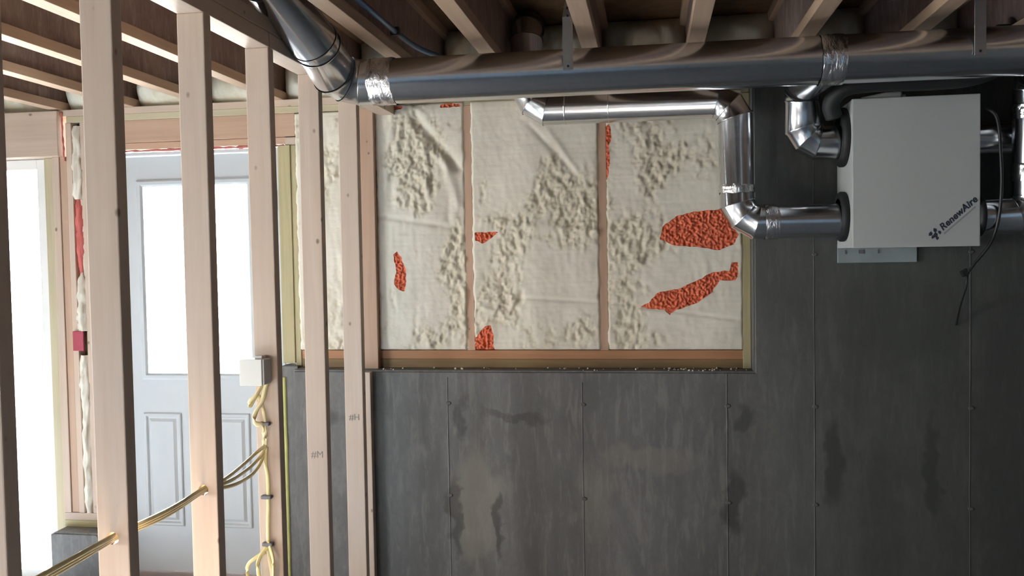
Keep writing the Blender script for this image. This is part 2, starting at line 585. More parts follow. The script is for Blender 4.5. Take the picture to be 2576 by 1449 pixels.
def band_mesh(name, c, axis, r, w, n=48, wrinkle=0.0, seed=0):
    """A band around a round duct (tape, collar, seam) centred at c along axis."""
    bm = bmesh.new()
    ax = Vector(axis).normalized()
    a = Vector((0, 0, 1)) - ax * ax.z
    if a.length < 1e-3:
        a = Vector((0, 1, 0))
    a.normalize()
    b = ax.cross(a)
    c = Vector(c)
    rows = []
    m = 9 if wrinkle else 4
    for i in range(m):
        t = (i / (m - 1) - 0.5) * w
        row = []
        for k in range(n):
            th = 2 * pi * k / n
            e = a * cos(th) + b * sin(th)
            d = 0.0
            tt = t
            if wrinkle:
                d = wrinkle * noise.noise(Vector((cos(th) * 3 + seed, sin(th) * 3, i * 0.9)))
                d += wrinkle * 0.7 * abs(noise.noise(Vector((cos(th) * 9, sin(th) * 9 + seed, i * 0.5))))
                if i in (0, m - 1):
                    tt += 0.006 * noise.noise(Vector((cos(th) * 2, sin(th) * 2, seed + i)))
            edge = -0.0012 if i in (0, m - 1) else 0.0
            row.append(bm.verts.new(c + e * (r + d + edge) + ax * tt))
        rows.append(row)
    for i in range(m - 1):
        for k in range(n):
            bm.faces.new((rows[i][k], rows[i][(k + 1) % n], rows[i + 1][(k + 1) % n], rows[i + 1][k]))
    bmesh.ops.recalc_face_normals(bm, faces=bm.faces[:])
    return bm_mesh(bm, name, True)

# ================================================================== the shell
# floor with a strip of ground outside so the openings look onto something
fl = struct(board('floor', ROOM_L - 0.3, ROOM_R + 0.3, ROOM_B - 0.3, 0.3, FLOOR - 0.15, FLOOR, FLOORM, bev=0))
gr = struct(board('ground_outside', -24, 22, -26, 24, -0.9, -0.26, GROUND, bev=0))

# back wall: concrete with a notch for the framed part, and the framing as its pieces
YC = -0.10                                       # inside face of the concrete
LEDGE = 1.003
pts = [(-1.648, FLOOR), (ROOM_R, FLOOR), (ROOM_R, CEIL), (0.432, CEIL), (0.432, LEDGE), (-1.648, LEDGE)]
bm = poly_prism(pts, YC, 0.16, 0.009)
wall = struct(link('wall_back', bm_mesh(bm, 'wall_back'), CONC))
# left of the patio opening, and the stub between patio opening and door
board('concrete_block', ROOM_L, -4.80, YC, 0.16, FLOOR, 0.197, CONCB, parent=wall, bev=0.015)
bm = poly_prism([(-2.925, FLOOR), (-2.662, FLOOR), (-2.662, 0.185), (-2.676, 0.199), (-2.905, 0.199), (-2.925, 0.188)], YC, 0.16, 0.008)
link('concrete_stub', bm_mesh(bm, 'concrete_stub'), CONCB, wall)
# cast fins left by the form boards
for x, z0, z1 in ((-0.913, FLOOR, LEDGE - 0.03), (-0.306, FLOOR, LEDGE - 0.05), (0.317, FLOOR, LEDGE - 0.01), (0.679, FLOOR, CEIL - 0.03),
                  (1.296, FLOOR, CEIL - 0.03), (1.9, FLOOR, CEIL - 0.03), (2.51, FLOOR, CEIL - 0.03)):
    bm = bmesh.new()
    rows = []
    K = 24
    for i in range(K + 1):
        z = z0 + (z1 - z0) * i / K
        dx = 0.002 * noise.noise(Vector((x * 9, 0, z * 6)))
        h = 0.0021 + 0.0014 * noise.noise(Vector((x * 5, 3, z * 9)))
        rows.append([bm.verts.new((x + dx - 0.0035, YC, z)), bm.verts.new((x + dx, YC - h, z)), bm.verts.new((x + dx + 0.003, YC, z))])
    for i in range(K):
        for k in range(2):
            bm.faces.new((rows[i][k], rows[i][k + 1], rows[i + 1][k + 1], rows[i + 1][k]))
    bmesh.ops.recalc_face_normals(bm, faces=bm.faces[:])
    link('form_seam', bm_mesh(bm, 'form_seam'), CONC, wall)
TIE = plain('tie_rust', (0.10, 0.097, 0.09), 0.8)
for x in (-0.913, -0.306, 0.317, 0.679, 1.296):
    for z in (0.855, 0.435, 1.50):
        if z > LEDGE and x < 0.5:
            continue
        bm = bmesh.new()
        bmesh.ops.create_cone(bm, cap_ends=True, segments=9, radius1=0.010, radius2=0.006, depth=0.004)
        bmesh.ops.rotate(bm, verts=bm.verts, cent=(0, 0, 0), matrix=Matrix.Rotation(pi / 2, 3, 'X'))
        for v in bm.verts:
            v.co.x *= 1.5
            v.co += Vector((noise.noise(v.co * 60 + Vector((x, z, 0))) * 0.003, 0, 0))
        link('form_tie', bm_mesh(bm, 'form_tie'), TIE, wall, (x + 0.004, YC - 0.0015, z))

# --- framing lumber in the back wall (inside face at Y=0)
def fr(name, x0, x1, z0, z1, mats, y0=0.0, y1=0.13, axis=None, **k):
    return board(name, x0, x1, y0, y1, z0, z1, mats, axis, wall, **k)
fr('top_plate', ROOM_L, 0.43, 2.238, CEIL, SPF)
fr('top_plate', -2.83, 0.43, 2.206, 2.238, PTL)
fr('sill_plate', -1.64, 0.43, LEDGE, 1.044, PTD)
fr('sill_plate', -1.64, 0.43, 1.044, 1.084, SPFR)
fr('sheathing', -1.7, 0.43, 1.084, 2.206, OSBF, 0.131, 0.145, bev=0)
fr('stud', -0.838, -0.802, 1.084, 2.206, SPFB)
fr('stud', -0.228, -0.190, 1.084, 2.206, SPFB)
fr('stud', -1.342, -1.255, 1.0, 2.206, SPFB, -0.035, 0.13)
fr('post', 0.396, 0.431, LEDGE, 2.206, PT, -0.004, 0.13)
# door header and trimmers
fr('header', -2.70, -1.650, 2.098, 2.206, SPFB, 0.004)
fr('header_shim', -2.70, -1.705, 2.066, 2.097, SPFB, 0.02)
fr('shim_block', -1.704, -1.650, 2.058, 2.094, SPF, 0.01)
fr('blue_strip', -1.649, -1.643, 2.09, 2.20, BLUE, 0.01, 0.05, bev=0.001)
fr('trimmer', -1.7375, -1.676, LEDGE + 0.02, 2.056, PT, 0.0)
fr('trimmer', -1.675, -1.647, LEDGE + 0.001, 2.056, PT, 0.006)
def sealant(p0, p1, rad):
    n = 60
    P = [Vector(p0).lerp(Vector(p1), i / n) for i in range(n + 1)]
    P = [q + Vector((0.003 * noise.noise(q * 31), 0, 0.003 * noise.noise(q * 37))) for q in P]
    R = [rad * (0.75 + 0.6 * noise.noise(q * 45)) for q in P]
    link('red_sealant', tube_mesh('red_sealant', P, R, 8, 0.8), RED, wall)
sealant((-2.69, 0.022, 2.058), (-1.712, 0.022, 2.058), 0.007)
# the narrow pier of lumber between patio opening and door
fr('jamb_post', -2.985, -2.918, 0.12, 2.042, PTL, 0.035)
fr('stud', -2.916, -2.878, 0.27, 2.042, SPF)
fr('stud', -2.876, -2.838, 0.27, 2.042, SPFB, 0.006)
fr('stud', -2.836, -2.806, 0.27, 2.206, SPF)
fr('stud', -2.758, -2.704, 0.27, 2.206, SPF)
fr('bottom_plate', -2.916, -2.704, 0.232, 0.27, SPF)
fr('bottom_plate', -2.916, -2.704, 0.197, 0.232, PT, 0.0)
fr('header', ROOM_L, -2.858, 2.042, 2.262, SPF, -0.03)
sealant((-2.851, -0.004, 2.26), (-2.846, 0.0, 2.02), 0.007)
fr('sealant_bead', -1.735, -1.652, -0.06, LEDGE + 0.01, CONCB, -0.03, 0.13)
bm_pts = []
me = tube_mesh('foam_bead', smooth_path([(-1.722 + 0.006 * noise.noise(Vector((0, 0, z * 7))), -0.032, z) for z in [0.0 + i * 0.08 for i in range(13)]], 3), 0.011, 8, flat=0.6)
link('foam_bead', me, YGREEN, wall)
fr('trimmer', ROOM_L, -4.76, 0.2, 2.042, SPF)

# --- spray foam between the studs: planed flush, with torn pits
def sstep(a, b, x):
    t = max(0.0, min(1.0, (x - a) / (b - a)))
    return t * t * (3 - 2 * t)
def fbm(p, o=4):
    s, a = 0.0, 0.5
    for i in range(o):
        s += a * noise.noise(p)
        p = p * 2.03 + Vector((7.1, 3.3, 1.7))
        a *= 0.5
    return s
GROOVES = [((-1.071, 2.17), (-0.852, 1.908), 0.022, 0.016), ((-0.943, 2.02), (-0.864, 1.745), 0.02, -0.008),
           ((-1.10, 2.10), (-0.90, 1.93), 0.02, -0.007), ((-1.243, 1.708), (-0.857, 1.645), 0.012, 0.006),
           ((-0.782, 1.675), (-0.23, 1.618), 0.022, -0.007), ((-0.172, 1.297), (0.382, 1.217), 0.007, 0.006),
           ((-0.79, 1.288), (-0.606, 1.232), 0.012, -0.006), ((-0.62, 1.232), (-0.575, 1.36), 0.012, 0.006),
           ((-0.59, 1.325), (-0.243, 1.301), 0.008, 0.006), ((-0.53, 2.10), (-0.30, 1.85), 0.012, 0.006),
           ((-0.45, 2.08), (-0.26, 1.80), 0.012, -0.005), ((-0.02, 2.06), (-0.05, 1.78), 0.02, -0.005), ((-1.2, 1.75), (-1.16, 1.98), 0.02, 0.006)]
# torn (rough) areas: centre x, z, half sizes, and shaved (smooth) areas with negative weight
TORN = [(-1.05, 1.95, 0.14, 0.16, 0.5), (-1.03, 1.74, 0.10, 0.07, 0.5), (-0.38, 1.83, 0.15, 0.12, 0.7), (-0.30, 1.70, 0.11, 0.09, 0.6),
        (-0.10, 1.58, 0.13, 0.15, 0.8), (0.0, 1.52, 0.10, 0.08, 0.5), (-0.66, 1.32, 0.10, 0.14, 0.6), (-0.90, 1.28, 0.06, 0.22, 0.7),
        (-0.87, 1.6, 0.03, 0.25, 0.7), (-1.0, 1.15, 0.12, 0.06, 0.3), (0.08, 1.92, 0.08, 0.07, 0.6), (-0.13, 1.22, 0.06, 0.12, 0.5),
        (-0.45, 1.56, 0.2, 0.04, 0.4), (0.05, 1.14, 0.05, 0.05, 0.6), (-0.40, 1.15, 0.2, 0.05, 0.3), (0.3, 1.14, 0.1, 0.04, 0.4),
        (-1.15, 1.42, 0.12, 0.20, -0.6), (-0.55, 1.95, 0.2, 0.18, -0.4), (-0.42, 1.42, 0.17, 0.10, -0.7), (0.15, 1.75, 0.2, 0.06, -0.6),
        (0.15, 1.46, 0.25, 0.06, -0.6), (0.2, 1.2, 0.2, 0.08, -0.4), (-0.62, 2.1, 0.12, 0.15, -0.3)]
def foam_h(x, z, seed):
    p = Vector((x * 4.5 + seed, z * 3.2, 0.3))
    m = fbm(p, 3) * 1.6 - 0.02
    for cx, cz, wx, wz, k in TORN:
        d = ((x - cx) / wx) ** 2 + ((z - cz) / wz) ** 2
        if d < 4:
            m += k * math.exp(-d * 0.9)
    m = sstep(-0.10, 0.55, m + 0.5 * noise.noise(Vector((x * 30, z * 20, seed + 1))))
    lump = fbm(Vector((x * 36, z * 30, seed)), 3)
    lump2 = 0.5 - abs(noise.noise(Vector((x * 80, z * 70, seed + 5)))) * 1.6
    h = m * (0.003 + 0.023 * lump - 0.008 * lump2) + 0.0022 * fbm(Vector((x * 50, z * 34, seed + 4)), 2) + 0.0016 * fbm(Vector((x * 26, z * 10, seed + 3)), 3)
    h += 0.006 * fbm(Vector((x * 8, z * 5, seed + 9)), 3) + 0.0022 * noise.noise(Vector((x * 45, z * 8, seed + 2))) * sstep(-0.2, 0.4, noise.noise(Vector((x * 4, z * 3, seed + 7))))
    h += 0.0008 * noise.noise(Vector((x * 4, z * 120, seed)))
    for (ax, az), (bx, bz), w, dep in GROOVES:
        ux, uz = bx - ax, bz - az
        L2 = ux * ux + uz * uz
        t = ((x - ax) * ux + (z - az) * uz) / L2
        if -0.1 < t < 1.1:
            dx, dz = x - ax - ux * t, z - az - uz * t
            dd = sqrt(dx * dx + dz * dz)
            if dd < w * 2.5:
                h += dep * math.exp(-(dd / w) ** 2) * sstep(-0.1, 0.08, t) * (1 - sstep(0.92, 1.1, t))
    return h, m

def inpoly(x, z, P):
    c = False
    j = len(P) - 1
    for i in range(len(P)):
        xi, zi = P[i]
        xj, zj = P[j]
        if (zi > z) != (zj > z) and x < (xj - xi) * (z - zi) / (zj - zi) + xi:
            c = not c
        j = i
    return c

P1 = [(0.042, 1.576), (0.056, 1.634), (0.112, 1.676), (0.181, 1.695), (0.301, 1.703), (0.343, 1.645), (0.381, 1.592), (0.359, 1.549), (0.291, 1.524), (0.214, 1.539), (0.111, 1.548)]
P2 = [(-0.046, 1.278), (-0.01, 1.299), (0.03, 1.343), (0.126, 1.36), (0.221, 1.402), (0.264, 1.428), (0.341, 1.436), (0.35, 1.471), (0.375, 1.47), (0.378, 1.418), (0.366, 1.392), (0.301, 1.393), (0.263, 1.341), (0.194, 1.289), (0.108, 1.263), (0.082, 1.242), (0.059, 1.263), (-0.014, 1.271)]
P3 = [(-0.794, 1.625), (-0.682, 1.626), (-0.719, 1.596), (-0.756, 1.572), (-0.790, 1.590)]
P4 = [(-0.80, 1.077), (-0.80, 1.141), (-0.754, 1.196), (-0.726, 1.2), (-0.714, 1.15), (-0.713, 1.105), (-0.708, 1.077)]
P5 = [(-1.181, 1.532), (-1.161, 1.546), (-1.139, 1.513), (-1.121, 1.457), (-1.123, 1.392), (-1.131, 1.359), (-1.156, 1.365), (-1.18, 1.393), (-1.167, 1.458)]
P6 = [(-0.194, 2.084), (-0.172, 2.094), (-0.165, 2.036), (-0.178, 2.001), (-0.175, 1.939), (-0.180, 1.869), (-0.197, 1.835), (-0.2, 1.975)]
P7 = [(-1.232, 2.192), (-1.228, 2.212), (-1.117, 2.213), (-1.123, 2.200)]
P8 = [(-0.944, 2.195), (-0.939, 2.213), (-0.845, 2.214), (-0.85, 2.201)]
P9 = [(-2.80, 1.876), (-2.77, 1.882), (-2.759, 1.774), (-2.769, 1.637), (-2.784, 1.54), (-2.79, 1.442), (-2.814, 1.432), (-2.81, 1.56), (-2.81, 1.716)]

def rough_outline(P):
    out = []
    for i in range(len(P)):
        (ax, az), (bx, bz) = P[i], P[(i + 1) % len(P)]
        n = max(1, int(sqrt((bx - ax) ** 2 + (bz - az) ** 2) / 0.008))
        for k in range(n):
            t = k / n
            x, z = ax + (bx - ax) * t, az + (bz - az) * t
            q = Vector((x * 55, z * 55, 3.0))
            out.append((x + 0.005 * noise.noise(q), z + 0.005 * noise.noise(q + Vector((9, 9, 9)))))
    return out
def foam_bay(x0, x1, z0, z1, seed, patches=(), res=0.0062, ragged=(True, True)):
    rough = [rough_outline(P) for P in patches]
    nx = max(6, int((x1 - x0) / res))
    nz = int((z1 - z0) / res)
    V, pit = [], []
    for j in range(nz + 1):
        z = z0 + (z1 - z0) * j / nz
        eL = 0.007 * fbm(Vector((seed, 1.0, z * 18)), 3) * 2 - 0.003 if ragged[0] else 0
        eR = 0.007 * fbm(Vector((seed, 5.0, z * 18)), 3) * 2 + 0.003 if ragged[1] else 0
        for i in range(nx + 1):
            u = i / nx
            x = x0 + (x1 - x0) * u
            h, m = foam_h(x, z, seed)
            xx = x + eL * max(0, 1 - u * nx / 4) + eR * max(0, 1 - (1 - u) * nx / 4)
            e = min(i, nx - i)
            y = -0.006 + h
            if e == 0:
                y = 0.004
            if j in (0, nz):
                y = 0.02
            V.append((xx, max(y, -0.024), z))
            pit.append(m)
    main = []
    used = []
    cell = {}
    for j in range(nz):
        for i in range(nx):
            q = [j * (nx + 1) + i, j * (nx + 1) + i + 1, (j + 1) * (nx + 1) + i + 1, (j + 1) * (nx + 1) + i]
            cx = sum(V[k][0] for k in q) / 4
            cz = sum(V[k][2] for k in q) / 4
            hit = None
            for pi_, P in enumerate(rough):
                if inpoly(cx, cz, P):
                    hit = pi_
            if hit is None:
                main.append(q)
            else:
                used.append((hit, q))
    # pull the vertices along each patch outline onto the outline itself
    inmain = set(k for q in main for k in q)
    for h, q in used:
        for k in q:
            if k in inmain:
                x, y, z = V[k]
                bx, bz, bd = x, z, 9
                P = rough[h]
                for a in range(len(P)):
                    (ax, az), (cx, cz) = P[a], P[(a + 1) % len(P)]
                    ux, uz = cx - ax, cz - az
                    t = max(0, min(1, ((x - ax) * ux + (z - az) * uz) / (ux * ux + uz * uz + 1e-12)))
                    dx, dz = ax + ux * t - x, az + uz * t - z
                    if dx * dx + dz * dz < bd:
                        bd = dx * dx + dz * dz
                        bx, bz = ax + ux * t, az + uz * t
                if bd < (1.5 * res) ** 2:
                    V[k] = (bx, y, bz)
    me = bpy.data.meshes.new('spray_foam')
    me.from_pydata(V, [], main)
    at = me.attributes.new('pit', 'FLOAT', 'POINT')
    for i, v in enumerate(pit):
        at.data[i].value = v
    for p in me.polygons:
        p.use_smooth = True
    o = link('spray_foam', me, FOAM, wall)
    for pi_ in range(len(patches)):
        qs = [q for h, q in used if h == pi_]
        if not qs:
            continue
        idx = {}
        vv, ff = [], []
        cnt = {}
        for q in qs:
            for k in range(4):
                a, b = q[k], q[(k + 1) % 4]
                cnt[(min(a, b), max(a, b))] = cnt.get((min(a, b), max(a, b)), 0) + 1
        rim = set()
        for (a, b), c in cnt.items():
            if c == 1:
                rim.add(a)
                rim.add(b)
        # denser nubbly skin: split each quad in four
        def vid(key, co, is_rim):
            if key not in idx:
                x, y, z = co
                if not is_rim:
                    y += 0.002 + 0.011 * noise.noise(Vector((x * 95, 2, z * 95))) + 0.005 * noise.noise(Vector((x * 190, 4, z * 170)))
                idx[key] = len(vv)
                vv.append((x, y, z))
            return idx[key]
        def mid(*ids):
            return tuple(sum(V[i][c] for i in ids) / len(ids) for c in range(3))
        for q in qs:
            c = [vid(k, V[k], k in rim) for k in q]
            e = []
            for k in range(4):
                a, b = q[k], q[(k + 1) % 4]
                key = (min(a, b), max(a, b))
                e.append(vid(key, mid(a, b), cnt[key] == 1))
            m_ = vid(tuple(q), mid(*q), False)
            for k in range(4):
                ff.append((c[k], e[k], m_, e[k - 1]))
        pm = bpy.data.meshes.new('orange_patch')
        pm.from_pydata(vv, [], ff)
        for p in pm.polygons:
            p.use_smooth = True
        po = link('orange_patch', pm, ORANGE, o)
        po['label'] = 'orange foam showing through'
    return o
foam_bay(-1.254, -0.838, 1.084, 2.224, 1.3, (P5, P7, P8))
foam_bay(-0.802, -0.228, 1.084, 2.224, 4.7, (P3, P4))
foam_bay(-0.190, 0.396, 1.084, 2.224, 8.9, (P1, P2, P6))
foam_bay(-1.646, -1.342, 1.084, 2.206, 12.2, ())
# foam in the thin cavity beside the door: a lumpy bead
def foam_bead(zs, ws, name='spray_foam', mat=FOAM, x=-2.782, y=0.02):
    bm = bmesh.new()
    rows = []
    n = 12
    K = len(zs)
    for i in range(K):
        for s in range(5):
            if i == K - 1 and s:
                break
            t = s / 5
            z = zs[i] * (1 - t) + (zs[min(i + 1, K - 1)]) * t
            w = ws[i] * (1 - t) + (ws[min(i + 1, K - 1)]) * t
            cx = x + 0.006 * noise.noise(Vector((1, 2, z * 11)))
            row = []
            for k in range(n):
                th = pi * k / (n - 1)
                nn = 1 + 0.55 * noise.noise(Vector((cos(th) * 2, z * 24, sin(th) * 2))) + 0.25 * noise.noise(Vector((cos(th) * 5, z * 60, sin(th) * 5)))
                row.append(bm.verts.new((cx - cos(th) * w * nn, y - sin(th) * w * 1.1 * nn, z)))
            rows.append(row)
    for i in range(len(rows) - 1):
        for k in range(n - 1):
            bm.faces.new((rows[i][k], rows[i][k + 1], rows[i + 1][k + 1], rows[i + 1][k]))
    bmesh.ops.recalc_face_normals(bm, faces=bm.faces[:])
    return link(name, bm_mesh(bm, name, True), mat, wall)
foam_bead([0.27, 0.36, 0.5, 0.62, 0.75, 0.85, 0.95, 1.06], [0.020, 0.027, 0.022, 0.028, 0.020, 0.028, 0.026, 0.022])
foam_bead([1.18, 1.24, 1.32, 1.40, 1.47], [0.026, 0.031, 0.024, 0.028, 0.010])
foam_bead([1.45, 1.6, 1.75, 1.86], [0.006, 0.007, 0.007, 0.010], x=-2.770)
foam_bead([1.83, 1.93, 2.03, 2.12, 2.19], [0.022, 0.030, 0.024, 0.028, 0.020])
ob = foam_bead([1.43, 1.55, 1.66, 1.78, 1.88], [0.010, 0.018, 0.021, 0.023, 0.010], 'red_foam', plain('red_foam_skin', (0.60, 0.14, 0.12), 0.6, bump=(40, 0.5, 0.004)), x=-2.787, y=0.024)
fr('cavity_back', -2.808, -2.756, 0.27, 2.206, OSBF, 0.05, 0.06, bev=0)
fr('crimson_sheet', -2.826, -2.770, 1.083, 1.180, PINKRED, -0.014, -0.004, bev=0.002)

# ------------------------------------------------------------------ door 1: white half-glazed entry door
YD = 0.062
door = struct(board('door_1', -2.682, -1.768, YD + 0.002, YD + 0.044, -0.03, 2.034, WHITEP, bev=0.002))
# cut the light opening out of the slab: rebuild the slab as stiles and rails around the glass
def door_slab():
    x0, x1, z0, z1 = -2.682, -1.768, -0.03, 2.034
    gx0, gx1, gz0, gz1 = -2.49, -1.907, 0.945, 1.905
    bm = bmesh.new()
    for (a, b, c, d) in ((x0, gx0, z0, z1), (gx1, x1, z0, z1), (gx0, gx1, gz1, z1), (gx0, gx1, z0, gz0)):
        t = box_bm(b - a, 0.042, d - c, 0)
        me_ = bpy.data.meshes.new('t')
        bmesh.ops.translate(t, verts=t.verts, vec=((a + b) / 2, YD + 0.023, (c + d) / 2))
        t.to_mesh(me_)
        t.free()
        bm.from_mesh(me_)
        bpy.data.meshes.remove(me_)
    bmesh.ops.remove_doubles(bm, verts=bm.verts, dist=1e-5)
    cen = Vector(((x0 + x1) / 2, YD + 0.023, (z0 + z1) / 2))
    bmesh.ops.translate(bm, verts=bm.verts, vec=-cen)
    return bm_mesh(bm, 'door_1')
old = door.data
door.data = door_slab()
door.data.materials.append(WHITEP)
bpy.data.meshes.remove(old)
def ring_frame(name, x0, x1, z0, z1, w, y0, y1, mat, parent, step=None):
    """Rectangular moulding with a stepped profile, outer edge x0..x1 z0..z1, width w, front at y0."""
    bm = bmesh.new()
    prof = step or [(0, y1), (0, y0 + (y1 - y0) * 0.35), (w * 0.25, y0), (w * 0.7, y0), (w, y0 + (y1 - y0) * 0.6), (w, y1)]
    rows = []
    for d, y in prof:
        rows.append([bm.verts.new(c) for c in ((x0 + d, y, z0 + d), (x1 - d, y, z0 + d), (x1 - d, y, z1 - d), (x0 + d, y, z1 - d))])
    for i in range(len(rows) - 1):
        for k in range(4):
            bm.faces.new((rows[i][k], rows[i][(k + 1) % 4], rows[i + 1][(k + 1) % 4], rows[i + 1][k]))
    bmesh.ops.recalc_face_normals(bm, faces=bm.faces[:])
    return link(name, bm_mesh(bm, name), mat, parent)
ring_frame('glass_frame', -2.503, -1.894, 0.932, 1.918, 0.032, YD - 0.012, YD + 0.003, WHITEP, door)
board('glass_pane', -2.492, -1.905, YD + 0.018, YD + 0.024, 0.943, 1.907, GLASS, parent=door, bev=0)
for a, b in ((-2.505, -2.305), (-2.145, -1.945)):
    ring_frame('panel_moulding', a, b, 0.20, 0.765, 0.02, YD - 0.006, YD + 0.003, WHITEP, door)
    pf = ring_frame('raised_panel', a + 0.026, b - 0.026, 0.226, 0.739, 0.018, YD - 0.006, YD + 0.003, WHITEP, door,
               [(0, YD + 0.003), (0.016, YD - 0.006), (0.05, YD - 0.006)])
    board('panel_field', a + 0.0755, b - 0.0755, YD - 0.006, YD + 0.003, 0.2755, 0.6895, WHITEP, parent=door, bev=0)
jy0 = 0.03
board('jamb', -1.765, -1.738, jy0, 0.16, -0.06, 2.052, WHITEP, parent=door)
board('jamb', -2.712, -2.685, jy0, 0.16, -0.06, 2.052, WHITEP, parent=door)
board('jamb', -2.685, -1.765, jy0, 0.16, 2.037, 2.052, WHITEP, parent=door)
for z in (1.80, 0.965, 0.145):
    h = board('hinge', -1.774, -1.757, jy0 - 0.004, jy0 + 0.034, z - 0.05, z + 0.05, HINGE, parent=door, bev=0.004)
board('threshold', -2.69, -1.76, -0.02, 0.16, -0.085, -0.034, THRES, parent=door, bev=0.008)

# ------------------------------------------------------------------ window 1: the tall glazed opening at the far left
x0, x1, z0, z1 = PATIO
win = struct(thing('window_1', '', '', (0, 0, 0)))
del win['label'], win['category']
WPOS[win.name] = Vector((0, 0, 0))
board('window_frame', x0, x0 + 0.05, 0.06, 0.15, z0 - 0.05, z1, VINYL, parent=win)
board('window_frame', x1 - 0.055, x1, 0.06, 0.15, z0 - 0.05, z1, VINYL, parent=win)
board('window_frame', x0 + 0.05, x1 - 0.055, 0.06, 0.15, z1 - 0.05, z1, VINYL, parent=win)
board('window_sill', x0, x1, 0.0, 0.16, z0 - 0.085, z0 - 0.03, VINYL, parent=win)
board('glass_pane', x0 + 0.05, x1 - 0.055, 0.10, 0.106, z0 - 0.03, z1 - 0.05, GLASS, parent=win, bev=0)

# ------------------------------------------------------------------ walls out of view, with their openings
def holed_wall(name, axis, pos, thick, a0, a1, z0, z1, hole, mat):
    """Wall along X (axis 'x') or Y; hole = (a, b, z, z)."""
    bm = bmesh.new()
    h0, h1, k0, k1 = hole
    for (a, b, c, d) in ((a0, h0, z0, z1), (h1, a1, z0, z1), (h0, h1, z0, k0), (h0, h1, k1, z1)):
        t = bmesh.ops.create_cube(bm, size=1)['verts']
        for v in t:
            u = (a + b) / 2 + v.co.x * (b - a)
            w = pos + v.co.y * thick
            z = (c + d) / 2 + v.co.z * (d - c)
            v.co = Vector((u, w, z)) if axis == 'x' else Vector((w, u, z))
    bmesh.ops.recalc_face_normals(bm, faces=bm.faces[:])
    return struct(link(name, bm_mesh(bm, name), mat))
holed_wall('wall_rear', 'x', ROOM_B - 0.1, 0.2, ROOM_L - 0.2, ROOM_R + 0.2, FLOOR, SUB, REAR, BLUEW)
holed_wall('wall_left', 'y', ROOM_L - 0.1, 0.2, ROOM_B, 0.16, FLOOR, SUB, SIDE, PALEW)
struct(board('wall_right', ROOM_R, ROOM_R + 0.2, ROOM_B, 0.16, FLOOR, SUB, CONCB, bev=0))
w2 = struct(board('window_2', REAR[0], REAR[1], ROOM_B - 0.103, ROOM_B - 0.097, REAR[2], REAR[3], GLASS, bev=0))
ring_frame('window_frame', REAR[0], REAR[1], REAR[2], REAR[3], 0.05, ROOM_B - 0.14, ROOM_B - 0.04, VINYL, w2)
w3 = struct(board('window_3', ROOM_L - 0.103, ROOM_L - 0.097, SIDE[0], SIDE[1], SIDE[2], SIDE[3], GLASS, bev=0))
board('window_mullion', ROOM_L - 0.13, ROOM_L - 0.06, -2.93, -2.87, SIDE[2], SIDE[3], VINYL, parent=w3)

# ------------------------------------------------------------------ ceiling: subfloor on I-joists
ceil_o = struct(board('ceiling', ROOM_L - 0.2, ROOM_R + 0.2, ROOM_B - 0.2, 0.16, SUB, SUB + 0.02, OSBF, bev=0))
FW, FT = 0.060, 0.040
JX = [-0.240 + 0.381 * k for k in range(-13, 10)]
JX = [(-0.978 if abs(x + 1.002) < 0.01 else x) for x in JX]
JX = [x for x in JX if x > ROOM_L + 0.05]
def joist(x):
    xc = x + FW / 2
    e = board('joist', xc - 0.0055, xc + 0.0055, ROOM_B, 0.11, CEIL + FT - 0.01, SUB - FT + 0.01, OSBW, parent=ceil_o, bev=0)
    board('flange', x, x + FW, ROOM_B, 0.11, CEIL, CEIL + FT, FLG, parent=e, bev=0.002)
    board('flange', x, x + FW, ROOM_B, 0.11, SUB - FT, SUB, FLG, parent=e, bev=0.002)
    return e
for x in JX:
    joist(x)
# rim board and the foam blown into each rim bay
board('rim_board', ROOM_L, ROOM_R, 0.115, 0.145, CEIL, SUB, OSBF, parent=ceil_o, bev=0)
def rim_foam(x0, x1, seed):
    bm = bmesh.new()
    nx, nz = 26, 20
    rows = []
    for j in range(nz + 1):
        v = j / nz
        row = []
        for i in range(nx + 1):
            u = i / nx
            x = x0 + (x1 - x0) * u
            z = CEIL + 0.002 + (SUB - CEIL - 0.004) * v
            bul = (1 - (2 * u - 1) ** 4) * (1 - abs(2 * v - 1) ** 3)
            n1 = fbm(Vector((u * 3 + seed, v * 2.0, seed)), 4)
            n2 = noise.noise(Vector((u * 14 + seed, v * 3.5, 2)))
            y = 0.10 - bul * (0.10 + 0.06 * n1 + 0.014 * n2) - (1 - v) * 0.05 * (1 - (2 * u - 1) ** 6)
            row.append(bm.verts.new((x, y, z)))
        rows.append(row)
    for j in range(nz):
        for i in range(nx):
            bm.faces.new((rows[j][i], rows[j][i + 1], rows[j + 1][i + 1], rows[j + 1][i]))
    bmesh.ops.recalc_face_normals(bm, faces=bm.faces[:])
    return link('rim_foam', bm_mesh(bm, 'rim_foam', True), RIMFOAM, ceil_o)
for k in range(len(JX) - 1):
    rim_foam(JX[k] + FW / 2 + 0.006, JX[k + 1] + FW / 2 - 0.006, 3.1 * k + 0.7)
rim_foam(JX[-1] + FW / 2 + 0.006, ROOM_R - 0.01, 55.0)

